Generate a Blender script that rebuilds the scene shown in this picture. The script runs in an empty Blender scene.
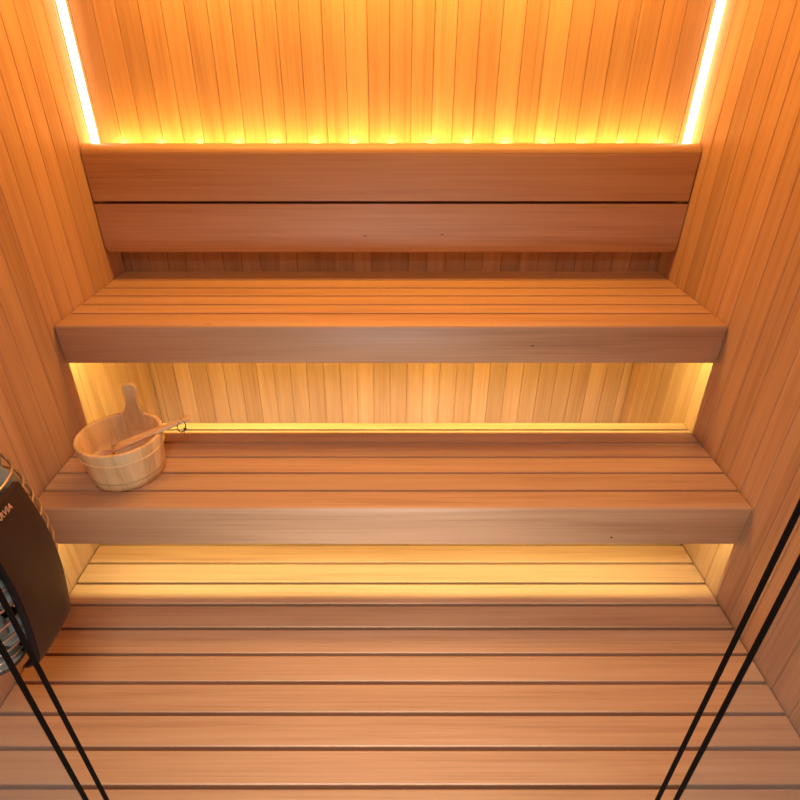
import bpy, bmesh, math, random
from mathutils import Vector, Matrix, noise
random.seed(7)
C = bpy.context.scene.collection
S = 1.15            # half the width of the room in metres; the plan is drawn in half-widths
EYE = 1.404         # eye level above the floor in half-widths
PI = math.pi

def V(x, y, z):     # plan units (heights measured from eye level) -> metres above the floor
    return Vector((x*S, y*S, (z+EYE)*S))

# ------------------------------------------------------------------ materials
def new_mat(name):
    m = bpy.data.materials.new(name); m.use_nodes = True
    nt = m.node_tree
    return m, nt, nt.nodes['Principled BSDF']

def wood(name, axis, light, mid, dark, rough=0.45, spec=0.4, coat=0.0, knots=True, grain=1.0):
    m, nt, b = new_mat(name)
    N, L = nt.nodes, nt.links
    tc = N.new('ShaderNodeTexCoord')
    at = N.new('ShaderNodeAttribute'); at.attribute_name = 'tone'
    off = N.new('ShaderNodeVectorMath'); off.operation = 'SCALE'
    off.inputs[0].default_value = (37.0, 53.0, 71.0)
    L.new(at.outputs['Fac'], off.inputs['Scale'])
    add = N.new('ShaderNodeVectorMath'); add.operation = 'ADD'
    L.new(tc.outputs['Object'], add.inputs[0]); L.new(off.outputs[0], add.inputs[1])
    def stretched(along, across, detail, dist=0.0):
        sc = [across]*3; sc['XYZ'.index(axis)] = along
        mp = N.new('ShaderNodeMapping'); mp.inputs['Scale'].default_value = sc
        L.new(add.outputs[0], mp.inputs[0])
        n = N.new('ShaderNodeTexNoise'); n.inputs['Scale'].default_value = 1.0
        n.inputs['Detail'].default_value = detail; n.inputs['Distortion'].default_value = dist
        L.new(mp.outputs[0], n.inputs['Vector'])
        return n, mp
    broad, _ = stretched(0.9, 16, 3, 0.6)
    fine, _ = stretched(2.2, 150, 4, 0.3)
    mixf = N.new('ShaderNodeMath'); mixf.operation = 'MULTIPLY_ADD'
    L.new(fine.outputs['Fac'], mixf.inputs[0]); mixf.inputs[1].default_value = 0.62*grain
    sb = N.new('ShaderNodeMath'); sb.operation = 'MULTIPLY_ADD'
    L.new(broad.outputs['Fac'], sb.inputs[0]); sb.inputs[1].default_value = 0.75
    sb.inputs[2].default_value = -0.185 + 0.25*(1-grain)
    L.new(sb.outputs[0], mixf.inputs[2])
    r = N.new('ShaderNodeValToRGB')
    r.color_ramp.elements[0].position = 0.22; r.color_ramp.elements[0].color = (*dark, 1)
    r.color_ramp.elements[1].position = 0.72; r.color_ramp.elements[1].color = (*light, 1)
    e = r.color_ramp.elements.new(0.47); e.color = (*mid, 1)
    L.new(mixf.outputs[0], r.inputs[0])
    tn = N.new('ShaderNodeVectorMath'); tn.operation = 'SCALE'
    L.new(r.outputs[0], tn.inputs[0]); L.new(at.outputs['Fac'], tn.inputs['Scale'])
    col = tn.outputs[0]
    if knots:
        sc = [6.5]*3; sc['XYZ'.index(axis)] = 1.5
        mp = N.new('ShaderNodeMapping'); mp.inputs['Scale'].default_value = sc
        L.new(add.outputs[0], mp.inputs[0])
        vo = N.new('ShaderNodeTexVoronoi'); vo.inputs['Scale'].default_value = 1.0
        L.new(mp.outputs[0], vo.inputs['Vector'])
        kr = N.new('ShaderNodeMapRange'); kr.inputs[1].default_value = 0.008; kr.inputs[2].default_value = 0.026
        kr.inputs[3].default_value = 0.35; kr.inputs[4].default_value = 1.0
        L.new(vo.outputs['Distance'], kr.inputs[0])
        km = N.new('ShaderNodeVectorMath'); km.operation = 'SCALE'
        L.new(col, km.inputs[0]); L.new(kr.outputs[0], km.inputs['Scale'])
        col = km.outputs[0]
    L.new(col, b.inputs['Base Color'])
    bp = N.new('ShaderNodeBump'); bp.inputs['Strength'].default_value = 0.08; bp.inputs['Distance'].default_value = 0.002
    L.new(fine.outputs['Fac'], bp.inputs['Height']); L.new(bp.outputs[0], b.inputs['Normal'])
    b.inputs['Roughness'].default_value = rough
    b.inputs['Specular IOR Level'].default_value = spec
    return m

def plain(name, col, rough=0.5, metal=0.0, spec=0.5, bump=0.0):
    m, nt, b = new_mat(name)
    n = nt.nodes.new('ShaderNodeTexNoise'); n.inputs['Scale'].default_value = 60
    tc = nt.nodes.new('ShaderNodeTexCoord'); nt.links.new(tc.outputs['Object'], n.inputs['Vector'])
    r = nt.nodes.new('ShaderNodeValToRGB')
    r.color_ramp.elements[0].color = (*[c*0.88 for c in col], 1); r.color_ramp.elements[1].color = (*[min(1, c*1.1) for c in col], 1)
    nt.links.new(n.outputs['Fac'], r.inputs[0]); nt.links.new(r.outputs[0], b.inputs['Base Color'])
    b.inputs['Roughness'].default_value = rough; b.inputs['Metallic'].default_value = metal
    b.inputs['Specular IOR Level'].default_value = spec
    return m

def emitter(name, col, strength):
    m, nt, b = new_mat(name)
    b.inputs['Base Color'].default_value = (0.8, 0.8, 0.75, 1)
    b.inputs['Emission Color'].default_value = (*col, 1)
    b.inputs['Emission Strength'].default_value = strength
    return m

WL, WM, WD = (0.62, 0.352, 0.200), (0.55, 0.298, 0.160), (0.42, 0.205, 0.105)
M = {}
M['bench'] = wood('bench_wood', 'X', WL, WM, WD, rough=0.42, spec=0.5)
M['wall'] = wood('panelling_wood', 'Z', WL, WM, WD, rough=0.5, spec=0.3)
M['ceil'] = wood('ceiling_wood', 'X', WL, WM, WD, rough=0.5, spec=0.3)
M['beam'] = wood('batten_wood', 'Y', WL, WM, WD, rough=0.6, spec=0.3)
M['floor'] = wood('deck_wood', 'X', WL, WM, WD, rough=0.45, spec=0.4)
M['pail'] = wood('pail_wood', 'Z', (0.82, 0.53, 0.265), (0.75, 0.455, 0.21), (0.62, 0.345, 0.145), rough=0.4, spec=0.4)
M['ladle'] = wood('ladle_wood', 'X', (0.74, 0.45, 0.24), (0.64, 0.36, 0.18), (0.48, 0.24, 0.11), rough=0.4, spec=0.4)
M['dark'] = plain('black_void', (0.012, 0.008, 0.006), 0.9)
M['black'] = plain('black_enamel', (0.036, 0.0125, 0.008), 0.45, 0, 0.35)
M['rim'] = plain('blue_black_steel', (0.006, 0.006, 0.009), 0.55, 0, 0.3)
M['steel'] = plain('heater_rod_steel', (0.62, 0.50, 0.40), 0.32, 1.0)
M['bronze'] = plain('bronze_lettering', (0.75, 0.46, 0.30), 0.35, 0.6)
M['seal'] = plain('black_rubber_seal', (0.006, 0.003, 0.002), 0.7, 0, 0.12)
M['cord'] = plain('dark_leather_cord', (0.03, 0.015, 0.01), 0.7)
M['knot'] = plain('dark_knot', (0.07, 0.025, 0.012), 0.6)
M['tile'] = plain('lobby_tile', (0.55, 0.53, 0.50), 0.4)
M['alu'] = plain('strip_channel', (0.7, 0.7, 0.7), 0.4, 0.8)

def stone_mat():
    m, nt, b = new_mat('olivine_stone')
    N, L = nt.nodes, nt.links
    tc = N.new('ShaderNodeTexCoord'); oi = N.new('ShaderNodeAttribute'); oi.attribute_name = 'tone'
    n = N.new('ShaderNodeTexNoise'); n.inputs['Scale'].default_value = 45; n.inputs['Detail'].default_value = 8
    L.new(tc.outputs['Object'], n.inputs['Vector'])
    r = N.new('ShaderNodeValToRGB')
    r.color_ramp.elements[0].position = 0.3; r.color_ramp.elements[0].color = (0.15, 0.15, 0.13, 1)
    r.color_ramp.elements[1].position = 0.75; r.color_ramp.elements[1].color = (0.56, 0.55, 0.49, 1)
    L.new(n.outputs['Fac'], r.inputs[0])
    s = N.new('ShaderNodeVectorMath'); s.operation = 'SCALE'
    L.new(r.outputs[0], s.inputs[0]); L.new(oi.outputs['Fac'], s.inputs['Scale'])
    L.new(s.outputs[0], b.inputs['Base Color'])
    bp = N.new('ShaderNodeBump'); bp.inputs['Strength'].default_value = 0.5; bp.inputs['Distance'].default_value = 0.004
    L.new(n.outputs['Fac'], bp.inputs['Height']); L.new(bp.outputs[0], b.inputs['Normal'])
    b.inputs['Roughness'].default_value = 0.75
    return m
M['stone'] = stone_mat()

def glass_mat():
    m = bpy.data.materials.new('clear_glass'); m.use_nodes = True
    nt = m.node_tree; N, L = nt.nodes, nt.links
    N.remove(N['Principled BSDF'])
    t = N.new('ShaderNodeBsdfTransparent'); t.inputs[0].default_value = (0.965, 0.975, 0.97, 1)
    g = N.new('ShaderNodeBsdfGlossy'); g.inputs['Roughness'].default_value = 0.02
    lw = N.new('ShaderNodeLayerWeight'); lw.inputs[0].default_value = 0.5
    pw = N.new('ShaderNodeMath'); pw.operation = 'POWER'; pw.inputs[1].default_value = 5.0
    L.new(lw.outputs['Facing'], pw.inputs[0])
    f = N.new('ShaderNodeMath'); f.operation = 'MULTIPLY_ADD'; f.inputs[1].default_value = 0.9; f.inputs[2].default_value = 0.035
    L.new(pw.outputs[0], f.inputs[0])
    mx = N.new('ShaderNodeMixShader')
    L.new(f.outputs[0], mx.inputs[0]); L.new(t.outputs[0], mx.inputs[1]); L.new(g.outputs[0], mx.inputs[2])
    L.new(mx.outputs[0], N['Material Output'].inputs[0])
    return m
M['glass'] = glass_mat()
M['led_white'] = emitter('corner_led', (1.0, 0.86, 0.52), 9.0)
M['led_yellow'] = emitter('yellow_led', (1.0, 0.74, 0.22), 4.0)

# ------------------------------------------------------------------ mesh helpers
class MB:
    """collects geometry; every face carries a tone"""
    def __init__(self):
        self.v, self.f, self.t, self.mi, self.sm = [], [], [], [], []
    def face(self, pts, tone=1.0, mi=0, smooth=False):
        i = len(self.v); self.v += [tuple(p) for p in pts]
        self.f.append(tuple(range(i, i+len(pts)))); self.t.append(tone); self.mi.append(mi); self.sm.append(smooth)
    def grid(self, rings, tone=1.0, mi=0, closed=True, smooth=True, caps=False):
        """rings: list of point loops with equal length"""
        i = len(self.v); n = len(rings[0])
        for r in rings: self.v += [tuple(p) for p in r]
        for a in range(len(rings)-1):
            for k in range(n if closed else n-1):
                k2 = (k+1) % n
                self.f.append((i+a*n+k, i+a*n+k2, i+(a+1)*n+k2, i+(a+1)*n+k))
                self.t.append(tone[k] if isinstance(tone, list) else tone); self.mi.append(mi); self.sm.append(smooth)
        if caps:
            t0 = tone[0] if isinstance(tone, list) else tone
            self.f.append(tuple(reversed(range(i, i+n)))); self.t.append(t0); self.mi.append(mi); self.sm.append(False)
            a = i+(len(rings)-1)*n
            self.f.append(tuple(range(a, a+n))); self.t.append(t0); self.mi.append(mi); self.sm.append(False)
    def box(self, lo, hi, bevel=0.0, tone=1.0, mi=0, seg=2):
        bm = bmesh.new()
        bmesh.ops.create_cube(bm, size=1.0)
        for v in bm.verts:
            v.co = Vector([lo[k] + (v.co[k]+0.5)*(hi[k]-lo[k]) for k in range(3)])
        if bevel > 0:
            bmesh.ops.bevel(bm, geom=bm.edges[:], offset=bevel, segments=seg, profile=0.5, affect='EDGES')
        self.take(bm, tone, mi)
    def take(self, bm, tone=1.0, mi=0, smooth=False):
        i = len(self.v); bm.verts.index_update()
        self.v += [tuple(v.co) for v in bm.verts]
        for f in bm.faces:
            self.f.append(tuple(i+v.index for v in f.verts)); self.t.append(tone); self.mi.append(mi); self.sm.append(smooth)
        bm.free()
    def tube(self, pts, rad, n=8, tone=1.0, mi=0, closed=False, caps=True):
        pts = [Vector(p) for p in pts]; m = len(pts); rings = []; up = None
        for i, p in enumerate(pts):
            if closed: d = pts[(i+1) % m]-pts[i-1]
            else: d = pts[min(i+1, m-1)]-pts[max(i-1, 0)]
            d.normalize()
            if up is None:
                up = d.orthogonal().normalized()
            up = (up - d*up.dot(d)).normalized()
            w = d.cross(up); r = rad[i] if isinstance(rad, (list, tuple)) else rad
            rings.append([p + (up*math.cos(2*PI*k/n)+w*math.sin(2*PI*k/n))*r for k in range(n)])
        if closed: rings.append(rings[0])
        self.grid(rings, tone, mi, caps=caps and not closed)
    def build(self, name, mats, parent=None, origin=(0, 0, 0), fix=False):
        o = Vector(origin)
        me = bpy.data.meshes.new(name)
        me.from_pydata([tuple(Vector(p)-o) for p in self.v], [], self.f)
        for mm in (mats if isinstance(mats, (list, tuple)) else [mats]): me.materials.append(mm)
        a = me.attributes.new('tone', 'FLOAT', 'FACE')
        a.data.foreach_set('value', self.t)
        me.polygons.foreach_set('material_index', self.mi)
        me.polygons.foreach_set('use_smooth', self.sm)
        if fix:
            bm = bmesh.new(); bm.from_mesh(me)
            bmesh.ops.remove_doubles(bm, verts=bm.verts, dist=1e-6)
            bmesh.ops.recalc_face_normals(bm, faces=bm.faces)
            bm.to_mesh(me); bm.free()
        ob = bpy.data.objects.new(name, me); C.objects.link(ob)
        if parent:
            ob.parent = parent
            ob.location = o - parent.location
        else: ob.location = o
        return ob

def thing(name, label, cat, loc, group=None):
    o = bpy.data.objects.new(name, None); C.objects.link(o)
    o.location = loc; o.empty_display_size = 0.05
    o['label'] = label; o['category'] = cat
    if group: o['group'] = group
    return o
def tag(o, label, cat, group=None):
    o['label'] = label; o['category'] = cat
    if group: o['group'] = group
    return o
def struct(o):
    o['kind'] = 'structure'; return o
def tone(a=0.9, b=1.08): return random.uniform(a, b)

# ------------------------------------------------------------------ room shell
BACK, FRONT, CEIL = 2.07, 0.30, 0.46
def plank_sheet(name, mat, seams, pos, z0, z1, depth=0.006, half=0.0011, cham=0.0018, tones=None, thick=0.05):
    """vertical tongue and groove boards; pos(s, d, z): s along the wall, d into the wall"""
    mb = MB()
    for i in range(len(seams)-1):
        a, b = seams[i], seams[i+1]
        t = tones[i] if tones else tone(0.88, 1.1)
        prof = [(a-(0.05 if i == 0 else 0), depth), (a+half, depth), (a+half, cham*0.6), (a+half+cham, 0), (b-half-cham, 0), (b-half, cham*0.6), (b-half, depth), (b+(0.05 if i == len(seams)-2 else 0), depth)]
        for j in range(len(prof)-1):
            (s0, d0), (s1, d1) = prof[j], prof[j+1]
            mb.face([pos(s0, d0, z0), pos(s1, d1, z0), pos(s1, d1, z1), pos(s0, d0, z1)], t)
    a, b = seams[0]-0.05, seams[-1]+0.05
    q = [pos(a, depth, z0), pos(b, depth, z0), pos(b, thick, z0), pos(a, thick, z0)]
    w = [pos(a, depth, z1), pos(b, depth, z1), pos(b, thick, z1), pos(a, thick, z1)]
    mb.face(q); mb.face(w)
    for k in (1, 2, 3): mb.face([q[k], q[(k+1) % 4], w[(k+1) % 4], w[k]])
    return struct(mb.build(name, mat, fix=False))

zf, zc = -0.08, (CEIL+EYE)*S
def seams_between(lo, hi, first, step):
    k0 = math.ceil((lo-first)/step+0.15); out = [lo]
    while first+k0*step < hi-0.15*step:
        out.append(first+k0*step); k0 += 1
    return out+[hi]
bs = [s*S for s in seams_between(-1.0, 1.0, -0.004, 0.0692)]
plank_sheet('wall_back', M['wall'], bs, lambda s, d, z: (s, BACK*S+d, z), zf, zc)
rs = [s*S for s in seams_between(FRONT, BACK, 1.8386, 0.0735)]
rt = [tone(0.9, 1.07) for _ in rs]
for i, s in enumerate(rs[:-1]):
    if abs(s/S-1.8386+0.0735) < 0.01: rt[i] = 0.80
plank_sheet('wall_right', M['wall'], rs, lambda s, d, z: (S+d, s, z), zf, zc, tones=rt)
ls = [s*S for s in seams_between(FRONT, BACK, 1.7435, 0.0755)]
plank_sheet('wall_left', M['wall'], ls, lambda s, d, z: (-S-d, s, z), zf, zc, tones=[tone(0.9, 1.07) for _ in ls])
cs = [s*S for s in seams_between(FRONT, BACK, 0.33, 0.0735)]
plank_sheet('ceiling', M['ceil'], cs, lambda s, d, z: (z, s, zc+d), -S-0.05, S+0.05)

# slatted deck floor
mb = MB()
y = 1.234-0.0835*12
edges = []
while y < BACK:
    edges.append(y); y += 0.0835
for e in edges:
    a, b = max(e, 0.27), min(e+0.0835, BACK-0.004)
    if b-a < 0.01: continue
    mb.box((-S*0.996, a*S+0.005, -0.028), (S*0.996, b*S-0.005, 0.0), 0.004, tone(0.92, 1.06))
mb.box((-S, 0.27*S, -0.075), (S, BACK*S, -0.05), 0, 1.0, 1)
for x in (-0.9, -0.3, 0.3, 0.9):
    mb.box((x*S-0.02, 0.27*S, -0.05), (x*S+0.02, BACK*S-0.005, -0.028), 0, 0.6, 1)
struct(mb.build('floor', [M['floor'], M['dark']]))
mb = MB()
mb.box((-3.0, -3.0, -0.10), (3.0, 0.265*S, -0.001), 0, 1.0)
struct(mb.build('floor_front', M['tile']))

# glazed front: fixed panes either side of the doorway, black seals along their edges
def front_side(n, sgn, inner, outer):
    w, d = 0.0040, 0.004
    y0 = FRONT*S
    for k, (x, kind) in enumerate(((inner, 'jamb'), (outer, 'pane'))):
        mb = MB()
        ww = w if k == 0 else w*1.15
        mb.box((x*S-ww/2, y0-d/2, 0.0), (x*S+ww/2, y0+d/2, zc), 0.0008)
        if k == 0:
            o = struct(mb.build('door_%d' % n, M['seal']))
        else:
            win = struct(bpy.data.objects.new('window_%d' % n, None)); C.objects.link(win)
            mb.build('window_frame', M['seal'], win)
            g = MB()
            lo, hi = sorted((x*S+sgn*ww*0.5, sgn*(S-0.002)))
            g.box((lo, y0-0.003, 0.001), (hi, y0+0.003, zc-0.001))
            g.build('window_glass', M['glass'], win)
front_side(1, -1, -0.3051, -0.3273)
front_side(2, 1, 0.2858, 0.3058)

# ------------------------------------------------------------------ benches
def nosing(parent, yf, yj, z_top, z_bot):
    """front board: top and apron in one, rounded over at the outer edge and at its lower corners"""
    hw = 0.9965*S; y0, y1 = yf*S, yj*S; zt, zb = (z_top+EYE)*S, (z_bot+EYE)*S
    ft, tt, r, e = 0.024, 0.026, 0.011, 0.003
    pr = []
    def arc(cy, cz, rad, a0, a1, n=5):
        for k in range(n+1):
            a = math.radians(a0+(a1-a0)*k/n); pr.append((cy+rad*math.cos(a), cz+rad*math.sin(a)))
    arc(y0+r, zt-r, r, 180, 90, 6)
    arc(y1-e, zt-e, e, 90, 0, 3)
    pr += [(y1, zt-tt), (y0+ft, zt-tt)]
    arc(y0+ft-e, zb+e, e, 0, -90, 3)
    arc(y0+e, zb+e, e, -90, -180, 3)
    def ring(x, k): # pull the end in a little so that the end edges are eased
        cy, cz = (y0+y1)/2, (zt+zb)/2
        return [(x, y+(k if y < y0+0.01 else 0), min(max(z, zb+k), zt-k)) for y, z in pr]
    mb = MB()
    xs = [(-hw, 0.004), (-hw+0.0012, 0.0018), (-hw+0.004, 0.0), (hw-0.004, 0.0), (hw-0.0012, 0.0018), (hw, 0.004)]
    mb.grid([ring(x, k) for x, k in xs], tone(0.98, 1.03), caps=True)
    o = mb.build('front_board', M['bench'], parent, fix=True)
    md = o.modifiers.new('edges', 'EDGE_SPLIT'); md.split_angle = math.radians(40)
    return o
def bench(label, z_top, seams, fas_h, gap):
    yf, yb = seams[0], seams[-1]
    root = thing('sauna_bench', label, 'bench', V(0, (yf+yb)/2, z_top-fas_h))
    ft = 0.024
    nosing(root, yf, seams[1]-gap/2/S, z_top, z_top-fas_h)
    for i in range(1, len(seams)-1):
        p, q = V(-0.9965, seams[i], z_top-0.0226), V(0.9965, seams[i+1], z_top)
        p.y += gap/2
        if i < len(seams)-2: q.y -= gap/2
        mb = MB(); mb.box(p, q, 0.0015, tone(0.94, 1.05), seg=2)
        mb.build('slat', M['bench'], root)
    for sx in (-1, 1):
        mb = MB()
        a, b = V(sx*1.0, yf+ft+0.05, z_top-0.068), V(sx*0.965, yb-0.006, z_top-0.0228)
        mb.box([min(a[k], b[k]) for k in range(3)], [max(a[k], b[k]) for k in range(3)], 0.002)
        mb.build('wall_batten', M['beam'], root)
    for x in (-0.42, 0.42):
        mb = MB()
        a, b = V(x-0.02, yf+ft+0.05, z_top-0.06), V(x+0.02, yb-0.006, z_top-0.0228)
        mb.box(a, b, 0.003); mb.build('cross_bearer', M['beam'], root)
    return root
ub = bench('upper wooden sauna bench just below the backrest boards', -0.658,
           [1.539, 1.638, 1.712, 1.794, 1.872, 1.958, 2.053], 0.123, 0.010)
lb = bench('lower wooden sauna bench that the wooden pail stands on', -1.045,
           [1.177, 1.254, 1.335, 1.415, 1.494, 1.568, 1.609], 0.134, 0.0095)
# small dark nail hole in the lower apron
mb = MB(); c = V(0.627, 1.177, -1.152)
mb.grid([[c+Vector((0.0035*math.cos(t*PI/5), -0.0004, 0.0035*math.sin(t*PI/5))) for t in range(10)],
         [c+Vector((0.0035*math.cos(t*PI/5), 0.0006, 0.0035*math.sin(t*PI/5))) for t in range(10)]], caps=True)
mb.build('nail_hole', M['cord'], lb)

# ------------------------------------------------------------------ backrest
br = thing('backrest', 'two wide reddish boards of the backrest above the upper bench', 'backrest', V(0, 2.0, -0.558))
for z0, z1 in ((-0.387, -0.213), (-0.558, -0.396)):
    bm = bmesh.new(); bmesh.ops.create_cube(bm, size=1.0)
    a, b = V(-0.9965, 1.957, z0), V(0.9965, 1.998, z1)
    for v in bm.verts: v.co = Vector([a[k]+(v.co[k]+0.5)*(b[k]-a[k]) for k in range(3)])
    if z0 < -0.5:
        ed = [e for e in bm.edges if abs(e.verts[0].co.y-e.verts[1].co.y) > 0.01 and e.verts[0].co.z < (z0+EYE)*S+0.01]
        bmesh.ops.bevel(bm, geom=ed, offset=0.02, segments=5, profile=0.5, affect='EDGES')
    top = (z1+EYE)*S
    ed = [e for e in bm.edges if abs(e.verts[0].co.y-e.verts[1].co.y) < 1e-5 and z0 > -0.5 and e.verts[0].co.y < 1.97*S and min(e.verts[0].co.z, e.verts[1].co.z) > top-1e-4]
    if ed: bmesh.ops.bevel(bm, geom=ed, offset=0.033, segments=8, profile=0.5, affect='EDGES')
    ed = [e for e in bm.edges if abs(e.verts[0].co.y-e.verts[1].co.y) < 1e-5 and max(e.verts[0].co.z, e.verts[1].co.z) < top-0.015]
    bmesh.ops.bevel(bm, geom=ed, offset=0.003, segments=2, profile=0.5, affect='EDGES')
    mb = MB(); mb.take(bm, tone(0.92, 0.98)); mb.build('backrest_board', M['bench'], br, fix=True)
mb = MB(); mb.box(V(-0.98, 1.9985, -0.43), V(0.98, 2.016, -0.352), 0.002); mb.build('gap_blocker', M['bench'], br)  # added strip behind the boards, keeps the gap between them dark
for x in (-0.6, 0.0, 0.6):
    mb = MB(); mb.box(V(x-0.03, 2.0165, -0.53), V(x+0.03, 2.0695, -0.27), 0.003); mb.build('spacer_block', M['wall'], br)

def knot(parent, x, y, z, rx, rz):
    mb = MB(); c = V(x, y, z)
    mb.grid([[c+Vector((rx*math.cos(t*PI/7)*(1+0.25*math.sin(t*2.1)), d, rz*math.sin(t*PI/7)+0.12*rx*math.cos(t*PI/7))) for t in range(14)] for d in (-0.0003, 0.0008)], caps=True)
    mb.build('knot', M['knot'], parent)
knot(ub, 0.426, 1.539, -0.723, 0.0065, 0.0022)
knot(br, -0.090, 1.957, -0.502, 0.0065, 0.0022)
knot(br, 0.176, 1.957, -0.497, 0.0075, 0.0018)

# ------------------------------------------------------------------ led strips
def led_strip(label, lo, hi, mat, group=None):
    mb = MB(); mb.box(lo, hi, 0.001)
    return tag(mb.build('led_strip', mat), label, 'light strip', group)
for sx, w in ((-1, 'left'), (1, 'right')):
    x = sx*(S-0.0005); yb = BACK*S-0.0005
    z0, z1 = (-0.30+EYE)*S, zc-0.002
    r = 0.020
    mb = MB()
    pr = [(x, yb), (x-sx*r, yb), (x-sx*r*0.62, yb-r*0.62), (x, yb-r)]
    mb.grid([[(p[0], p[1], z) for p in pr] for z in (z0, z1)], caps=True, smooth=False)
    o = mb.build('led_strip', M['led_white'], fix=True)
    tag(o, 'glowing white upright light strip in the back corner by the %s wall' % w, 'light strip')
led_strip('yellow light strip behind the top edge of the backrest boards', V(-0.97, 2.008, -0.262), V(0.97, 2.020, -0.252), M['led_yellow'])
led_strip('yellow light strip behind the apron of the upper bench', V(-0.96, 1.5602, -0.702), V(0.96, 1.5655, -0.692), M['led_yellow'])
led_strip('yellow light strip behind the apron of the lower bench', V(-0.96, 1.1982, -1.112), V(0.96, 1.2035, -1.102), M['led_yellow'])

# ------------------------------------------------------------------ pail
pc = V(-0.785, 1.346, -1.045)
pail = thing('sauna_pail', 'round pale wooden pail with one tall handle stave at the bench end', 'pail', pc)
R0, R1, H, TH = 0.101*S, 0.1205*S, 0.137*S, 0.0125*S
NS = 18
mb = MB()
def rad_at(h): return R0+(R1-R0)*h/H
ring_h = [0.0, 0.004, H*0.30, H*0.6, H-0.004, H]
tones_st = []
for k in range(NS):
    tones_st.append(tone(0.9, 1.1))
SEG = 4
n = NS*SEG
fl = [tones_st[k//SEG] for k in range(n)]
def pr_ring(h, r):
    out = []
    for k in range(n):
        a = 2*PI*k/n
        rr = r-(0.0011 if k % SEG == 0 else 0)
        out.append(pc+Vector((rr*math.cos(a), rr*math.sin(a), h)))
    return out
outer = [pr_ring(h, rad_at(h)-(0.003 if h in (0.0, H) else 0)) for h in ring_h]
inner = [pr_ring(h, rad_at(h)-TH+(0.002 if h == H else 0)) for h in (H, H-0.003, H*0.5, 0.018)]
mb.grid(outer+inner, fl)
mb.f.append(tuple(range(len(mb.v)-n, len(mb.v)))); mb.t.append(0.95); mb.mi.append(0); mb.sm.append(False)
mb.f.append(tuple(reversed(range(n)))); mb.t.append(0.95); mb.mi.append(0); mb.sm.append(False)
mb.build('pail_body', M['pail'], pail, origin=pc)
def hoop(h0, h1, out, mat, t):
    mb = MB()
    prof = [(h0, 0.0), (h0+0.001, out), ((h0+h1)/2, out*1.25), (h1-0.001, out), (h1, 0.0)]
    m = 64
    mb.grid([[pc+Vector(((rad_at(h)+d)*math.cos(2*PI*k/m), (rad_at(h)+d)*math.sin(2*PI*k/m), h)) for k in range(m)] for h, d in prof], t)
    mb.build('hoop', mat, pail, origin=pc)
hoop(H*0.70, H*0.70+0.007, 0.0026, M['pail'], 1.15)
hoop(H*0.20, H*0.20+0.005, 0.0016, M['pail'], 0.62)
# handle stave: outline swept in thickness, leaning with the wall of the pail
hw = [(-0.060, 0.033), (0.0, 0.034), (0.010, 0.032), (0.022, 0.0255), (0.036, 0.0200), (0.052, 0.0182), (0.066, 0.0195), (0.078, 0.0235), (0.088, 0.0245), (0.097, 0.0215), (0.103, 0.0150), (0.106, 0.007)]
lean = (R1-R0)/H
def hpt(x, h, d):     # h above rim, d outward
    return pc+Vector((x, (rad_at(H)-TH*0.5)+lean*h+d, H+h))
mb = MB()
left = [(-w, h) for h, w in hw]; right = [(w, h) for h, w in reversed(hw)]
outl = left+right
for_rings = []
for d, k in ((-0.0088, 0.9), (-0.0072, 1.0), (0.0072, 1.0), (0.0088, 0.9)):
    for_rings.append([hpt(x*k, h-(0.002 if k < 1 and h > 0.05 else 0), d-abs(x)**2*3.0) for x, h in outl])
mb.grid(for_rings, 0.93, caps=True, smooth=True)
mb.build('handle_stave', M['pail'], pail, origin=pc, fix=True)

# ------------------------------------------------------------------ ladle
tip = V(-0.590, 1.388, -0.882); bow = V(-0.792, 1.302, -0.934)
lc = V(-0.822, 1.292, -0.956)
lad = thing('ladle', 'wooden ladle with a dark cord loop resting inside the pail', 'ladle', lc)
ax = (tip-bow).normalized(); side = ax.cross(Vector((0, 0, 1))).normalized(); upv = side.cross(ax)
L_ = (tip-bow).length
mb = MB(); rings = []
for s, w, h in ((0.0, 0.021, 0.006), (0.12, 0.0215, 0.0068), (0.3, 0.0200, 0.0072), (0.5, 0.0165, 0.0075), (0.7, 0.0135, 0.0075), (0.86, 0.0125, 0.0072), (0.95, 0.0125, 0.007), (0.985, 0.0110, 0.006), (1.0, 0.007, 0.004)):
    p = bow+ax*L_*s
    rings.append([p+side*w*math.copysign(abs(math.cos(t))**0.7, math.cos(t))+upv*h*math.copysign(abs(math.sin(t))**0.7, math.sin(t)) for t in [2*PI*k/16 for k in range(16)]])
mb.grid(rings, 1.0, caps=True); mb.build('ladle_handle', M['ladle'], lad, origin=lc)
mb = MB(); rr = 0.040; m = 32
prof = [(0.004, -0.042), (0.026, -0.040), (0.036, -0.026), (0.040, -0.006), (0.040, 0.006), (0.0375, 0.0085), (0.0345, 0.006), (0.0335, -0.010), (0.028, -0.026), (0.004, -0.032)]
bt = Matrix.Rotation(math.radians(-9), 3, 'Y')
mb.grid([[lc+bt @ Vector((r*math.cos(2*PI*k/m), r*math.sin(2*PI*k/m), z)) for k in range(m)] for r, z in prof], 1.05, caps=True)
mb.build('ladle_bowl', M['ladle'], lad, origin=lc)
hole = bow+ax*L_*0.90
mb = MB()
loop = []
for k in range(15):
    a = PI*0.5+2*PI*k/14
    loop.append(hole+side*(0.010*0)+ax*(0.012+0.014*math.cos(a)-0.012)+Vector((0, -0.012, 0))*(1 if k not in (0, 14) else 0)+Vector((0, 0, -0.016+0.021*math.sin(a))))
mb.tube(loop, 0.0018, 6)
kn = loop[9]
mb.tube([kn+Vector((-0.006, -0.002, 0.003)), kn, kn+Vector((0.004, -0.002, -0.003))], [0.0022, 0.003, 0.0022], 6)
mb.tube([kn, kn+Vector((-0.003, -0.001, -0.010)), kn+Vector((-0.006, -0.001, -0.018))], 0.0013, 6)
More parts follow.
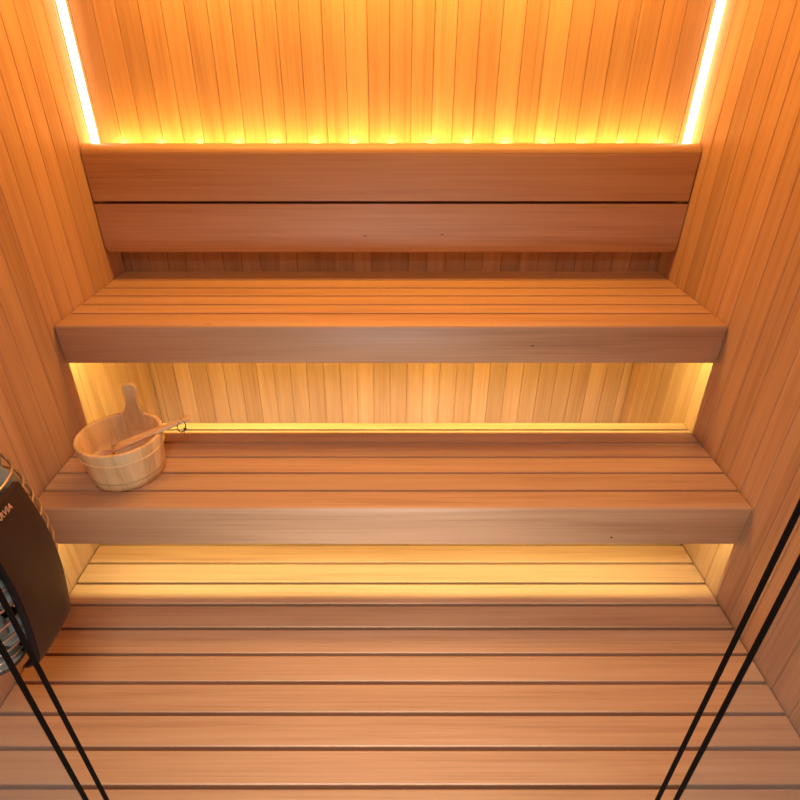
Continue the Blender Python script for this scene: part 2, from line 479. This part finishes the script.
mb.tube([hole-upv*0.009, hole+upv*0.0085], 0.0022, 6)
mb.build('cord_loop', M['cord'], lad, origin=lc)

# ------------------------------------------------------------------ heater
hx, hy, ha, hb = -0.850, 0.773, 0.142, 0.150
HB, HT = -1.075, -0.628           # bottom and top of the cage
heater = thing('sauna_heater', 'dark electric sauna heater with wire cage of stones on the left wall', 'heater', V(hx, hy, HB))
def prof_k(z):
    return prof_b(z)+0.08*math.sin(PI*min(1, max(0, (z-HT)/(HB-HT))))
def prof_b(z):
    if z < -0.84: return 1.0-0.36*((-0.84-z)/0.2)**2
    if z > -0.80: return 1.0-0.10*((z+0.80)/0.16)**2
    return 1.0
def sup(z, t, k=1.0, e=2.8):
    c, s = math.cos(t), math.sin(t)
    q = prof_k(z)*k
    return V(hx+ha*q*math.copysign(abs(c)**(2/e), c), hy+hb*q*math.copysign(abs(s)**(2/e), s), z)
mb = MB()
NR = 48
mb.grid([[sup(z, 2*PI*k/NR, 0.40, 2) for k in range(NR)] for z in (HB+0.01, -0.95, -0.72)], caps=True)
mb.build('heating_core', M['rim'], heater)
mb = MB()
mb.grid([[sup(HB+dz, 2*PI*k/NR, q) for k in range(NR)] for dz, q in ((-0.02, 0.9), (-0.016, 1.0), (0.012, 1.02), (0.018, 1.0))], caps=True)
mb.build('base_tray', M['rim'], heater)
mb = MB(); mb.box(V(-1.0, hy-0.06, -1.05), V(-0.972, hy+0.06, -0.70), 0.002)
mb.build('wall_bracket', M['rim'], heater)
PY0, PY1 = 0.708, 0.832          # front shield, along the depth of the room
nring = 12
for i in range(nring):
    z = HB+0.035+(HT-HB-0.035)*i/(nring-1)
    mb = MB(); pts = []
    wob = 0.0
    for k in range(72):
        t = 2*PI*k/72
        p = sup(z, t)
        pts.append(p)
    mb.tube(pts, 0.0034, 6, closed=True)
    mb.build('cage_rod', M['steel'], heater)
for t in (PI*0.30, PI*0.52, PI*0.75, PI*1.05, PI*1.3, PI*1.5, PI*1.66):
    mb = MB(); mb.tube([sup(HB+0.01+(HT-HB-0.01)*j/14, t, 0.985) for j in range(15)], 0.0024, 6)
    mb.build('cage_upright', M['steel'], heater)
# curved front shield
XP = -0.700
def shx(z):
    x = XP; r = 0.062; d = -1.006-z
    if d > 0: x -= r-math.sqrt(max(0.0, r*r-min(d, r*0.999)**2))
    x += 0.017*math.sin(PI*min(1.0, max(0.0, (-0.655-z)/0.36)))
    return x
zs = [-0.672-0.327*j/20 for j in range(21)]+[-1.006-0.060*math.sin(PI/2*j/10) for j in range(11)]
def shield_ring(z, inset, dx):
    q = 0.0; r = 0.026; d = -1.016-z
    if d > 0: q = r-math.sqrt(max(0.0, r*r-min(d*0.6, r*0.999)**2))
    lo, hi = PY0+q*0.3+inset, PY1-q-inset+0.006*math.sin(PI*min(1.0, max(0.0, (-0.655-z)/0.36)))
    return [V(shx(z)-0.0035*abs(2*u-1)**4+dx, lo+(hi-lo)*u, z) for u in [j/12 for j in range(13)]]
mb = MB()
front = [shield_ring(z, 0.0, 0.0) for z in zs]; back = [shield_ring(z, 0.0, -0.012) for z in zs]
loops = [f+list(reversed(b)) for f, b in zip(front, back)]
mb.grid(loops, 1.0, caps=True, smooth=True)
sh = mb.build('front_shield', M['black'], heater, fix=True)
md = sh.modifiers.new('edges', 'EDGE_SPLIT'); md.split_angle = math.radians(50)
# inner flange along the near edge
mb = MB()
mb.grid([[V(shx(z)-0.006, PY0-0.0005, z), V(shx(z)-0.008, PY0-0.005, z), V(shx(z)-0.016, PY0-0.004, z), V(shx(z)-0.016, PY0-0.0005, z)] for z in zs[:-7]], caps=True, smooth=False)
mb.build('shield_flange', M['rim'], heater, fix=True)
# maker's name on the shield, running along the depth of the room
cu = bpy.data.curves.new('lettering', 'FONT'); cu.body = 'HARVIA'; cu.size = 0.030; cu.extrude = 0.0006
cu.offset = 0.0007; cu.space_character = 1.02; cu.align_x = 'RIGHT'
tmp = bpy.data.objects.new('tmp', cu); C.objects.link(tmp)
dg = bpy.context.evaluated_depsgraph_get()
me = bpy.data.meshes.new_from_object(tmp.evaluated_get(dg))
bpy.data.objects.remove(tmp)
wd = max(v.co.x for v in me.vertices)-min(v.co.x for v in me.vertices)
kx = 0.064/wd
tz = (-0.694+EYE)*S
for v in me.vertices:
    x, y_, z_ = v.co
    v.co = Vector((shx(-0.70)*S+0.0008+z_, 0.785*S+x*kx, tz+y_*kx*1.25))
me.materials.clear(); me.materials.append(M['bronze'])
a = me.attributes.new('tone', 'FLOAT', 'FACE'); a.data.foreach_set('value', [1.0]*len(me.polygons))
lo = bpy.data.objects.new('lettering', me); C.objects.link(lo); lo.parent = heater; lo.location = -heater.location
lo['label'] = 'bronze HARVIA lettering on the dark shield'

# stones: eight shapes, copied
protos = []
for i in range(8):
    bm = bmesh.new(); bmesh.ops.create_icosphere(bm, subdivisions=3, radius=1.0)
    sd = Vector((i*7.3, i*3.1, 1.7))
    planes = [(Vector((random.gauss(0, 1), random.gauss(0, 1), random.gauss(0, 1))).normalized(), random.uniform(0.68, 0.9)) for _ in range(9)]
    for v in bm.verts:
        d = v.co.normalized(); r = 1.0
        for nrm, h in planes:
            c_ = d.dot(nrm)
            if c_ > 0: r = min(r, h/c_)
        r *= 1+0.06*noise.noise(d*3+sd)
        v.co = d*r
    me = bpy.data.meshes.new('sauna_stone')
    bm.to_mesh(me); bm.free()
    me.materials.append(M['stone'])
    a = me.attributes.new('tone', 'FLOAT', 'FACE'); tv = random.uniform(0.75, 1.15)
    a.data.foreach_set('value', [tv]*len(me.polygons))
    for p in me.polygons: p.use_smooth = True
    protos.append(me)
ns = 0
def stone(p, r):
    global ns
    o = bpy.data.objects.new('sauna_stone', protos[ns % 8]); C.objects.link(o)
    o.location = p; o.rotation_euler = [random.uniform(0, 6.28) for _ in range(3)]
    o.scale = (r*random.uniform(0.95, 1.12), r*random.uniform(0.88, 1.0), r*random.uniform(0.9, 1.0))
    tag(o, 'grey heater stone held in the wire cage behind the dark shield', 'stone', 'stones in the heater cage')
    ns += 1
rS = 0.0305
lev = 0
z = -1.02
while z < -0.64:
    k = 0.805
    for j in range(10):
        t = 2*PI*(j+0.5*(lev % 2))/10
        q = sup(z, t, k, 2.8)
        if q.x > (-0.93)*S: stone(q+Vector((0, 0, random.uniform(-0.004, 0.004))), rS*S)
    z += 0.0565; lev += 1
for (dx, dy) in ((-0.03, -0.05), (0.03, -0.045), (0.045, 0.02), (-0.005, 0.005), (0.02, 0.06), (-0.04, 0.05)):
    stone(V(hx+dx*1.1, hy+dy*1.1, -0.672), rS*S)

# ------------------------------------------------------------------ lights
def area(name, loc, target, sx, sy, power, col, spread=None):
    l = bpy.data.lights.new(name, 'AREA'); l.shape = 'RECTANGLE'; l.size = sx; l.size_y = sy
    l.energy = power; l.color = col
    if spread: l.spread = math.radians(spread)
    o = bpy.data.objects.new(name, l); C.objects.link(o); o.location = loc
    o.rotation_euler = (Vector(target)-Vector(loc)).to_track_quat('-Z', 'Y').to_euler()
    return o
YEL, ORA = (1.0, 0.90, 0.26), (1.0, 0.55, 0.115)
# light strips under the benches, shining down behind the aprons
area('upper_bench_led', V(0, 1.5622, -0.703), V(0, 1.62, -1.5), 1.94*S, 0.004, 15, YEL)
area('lower_bench_led', V(0, 1.2018, -1.1135), V(0, 1.225, -2.0), 1.94*S, 0.008, 7.0, (1.0, 1.0, 0.40))
# strip behind the backrest, shining up the back wall
area('backrest_led', V(0, 2.022, -0.245), V(0, 2.035, 1.0), 1.92*S, 0.012, 6.5, (1.0, 0.62, 0.11))
for k in range(15):
    l = bpy.data.lights.new('backrest_diode', 'POINT'); l.energy = 0.12; l.color = (1.0, 0.8, 0.3); l.shadow_soft_size = 0.006
    o = bpy.data.objects.new('backrest_diode', l); C.objects.link(o); o.location = V(-0.9+k*1.8/14, 2.058, -0.225)
# ceiling light of the cabin, orange
area('cabin_ceiling_light', V(0, 1.86, CEIL-0.01), V(0, 1.84, -2), 1.6*S, 0.28, 25, ORA)
# unseen neutral fills added in front of the doorway
area('lobby_low_fill', V(0, -0.15, -1.24), V(0, 1.3, -1.30), 1.30, 0.26, 4.6, (0.86, 0.96, 1.0), 70)  # added low fill, like daylight bouncing off the lobby floor onto the aprons
area('lobby_high_fill', V(0, -0.2, 0.9), V(0, 1.0, -1.2), 0.9, 0.6, 41, (0.97, 0.97, 0.95))  # added fill, set high so the cabin ceiling shades the backrest from it
w = bpy.data.worlds.new('lobby'); bpy.context.scene.world = w; w.use_nodes = True
w.node_tree.nodes['Background'].inputs[0].default_value = (0.9, 0.92, 1.0, 1)
w.node_tree.nodes['Background'].inputs[1].default_value = 0.085

# ------------------------------------------------------------------ camera
cam = bpy.data.cameras.new('camera'); co = bpy.data.objects.new('camera', cam); C.objects.link(co)
co.location = (0, 0, EYE*S)
co.rotation_euler = (math.radians(90-30.65), 0, 0)
cam.sensor_width = 36; cam.lens = 36*562/800; cam.shift_x = 9/800; cam.clip_start = 0.01
bpy.context.scene.camera = co
sc = bpy.context.scene
sc.view_settings.view_transform = 'Standard'; sc.view_settings.look = 'None'
sc.view_settings.exposure = 0.0; sc.view_settings.gamma = 1.0
sc.view_settings.use_curve_mapping = False
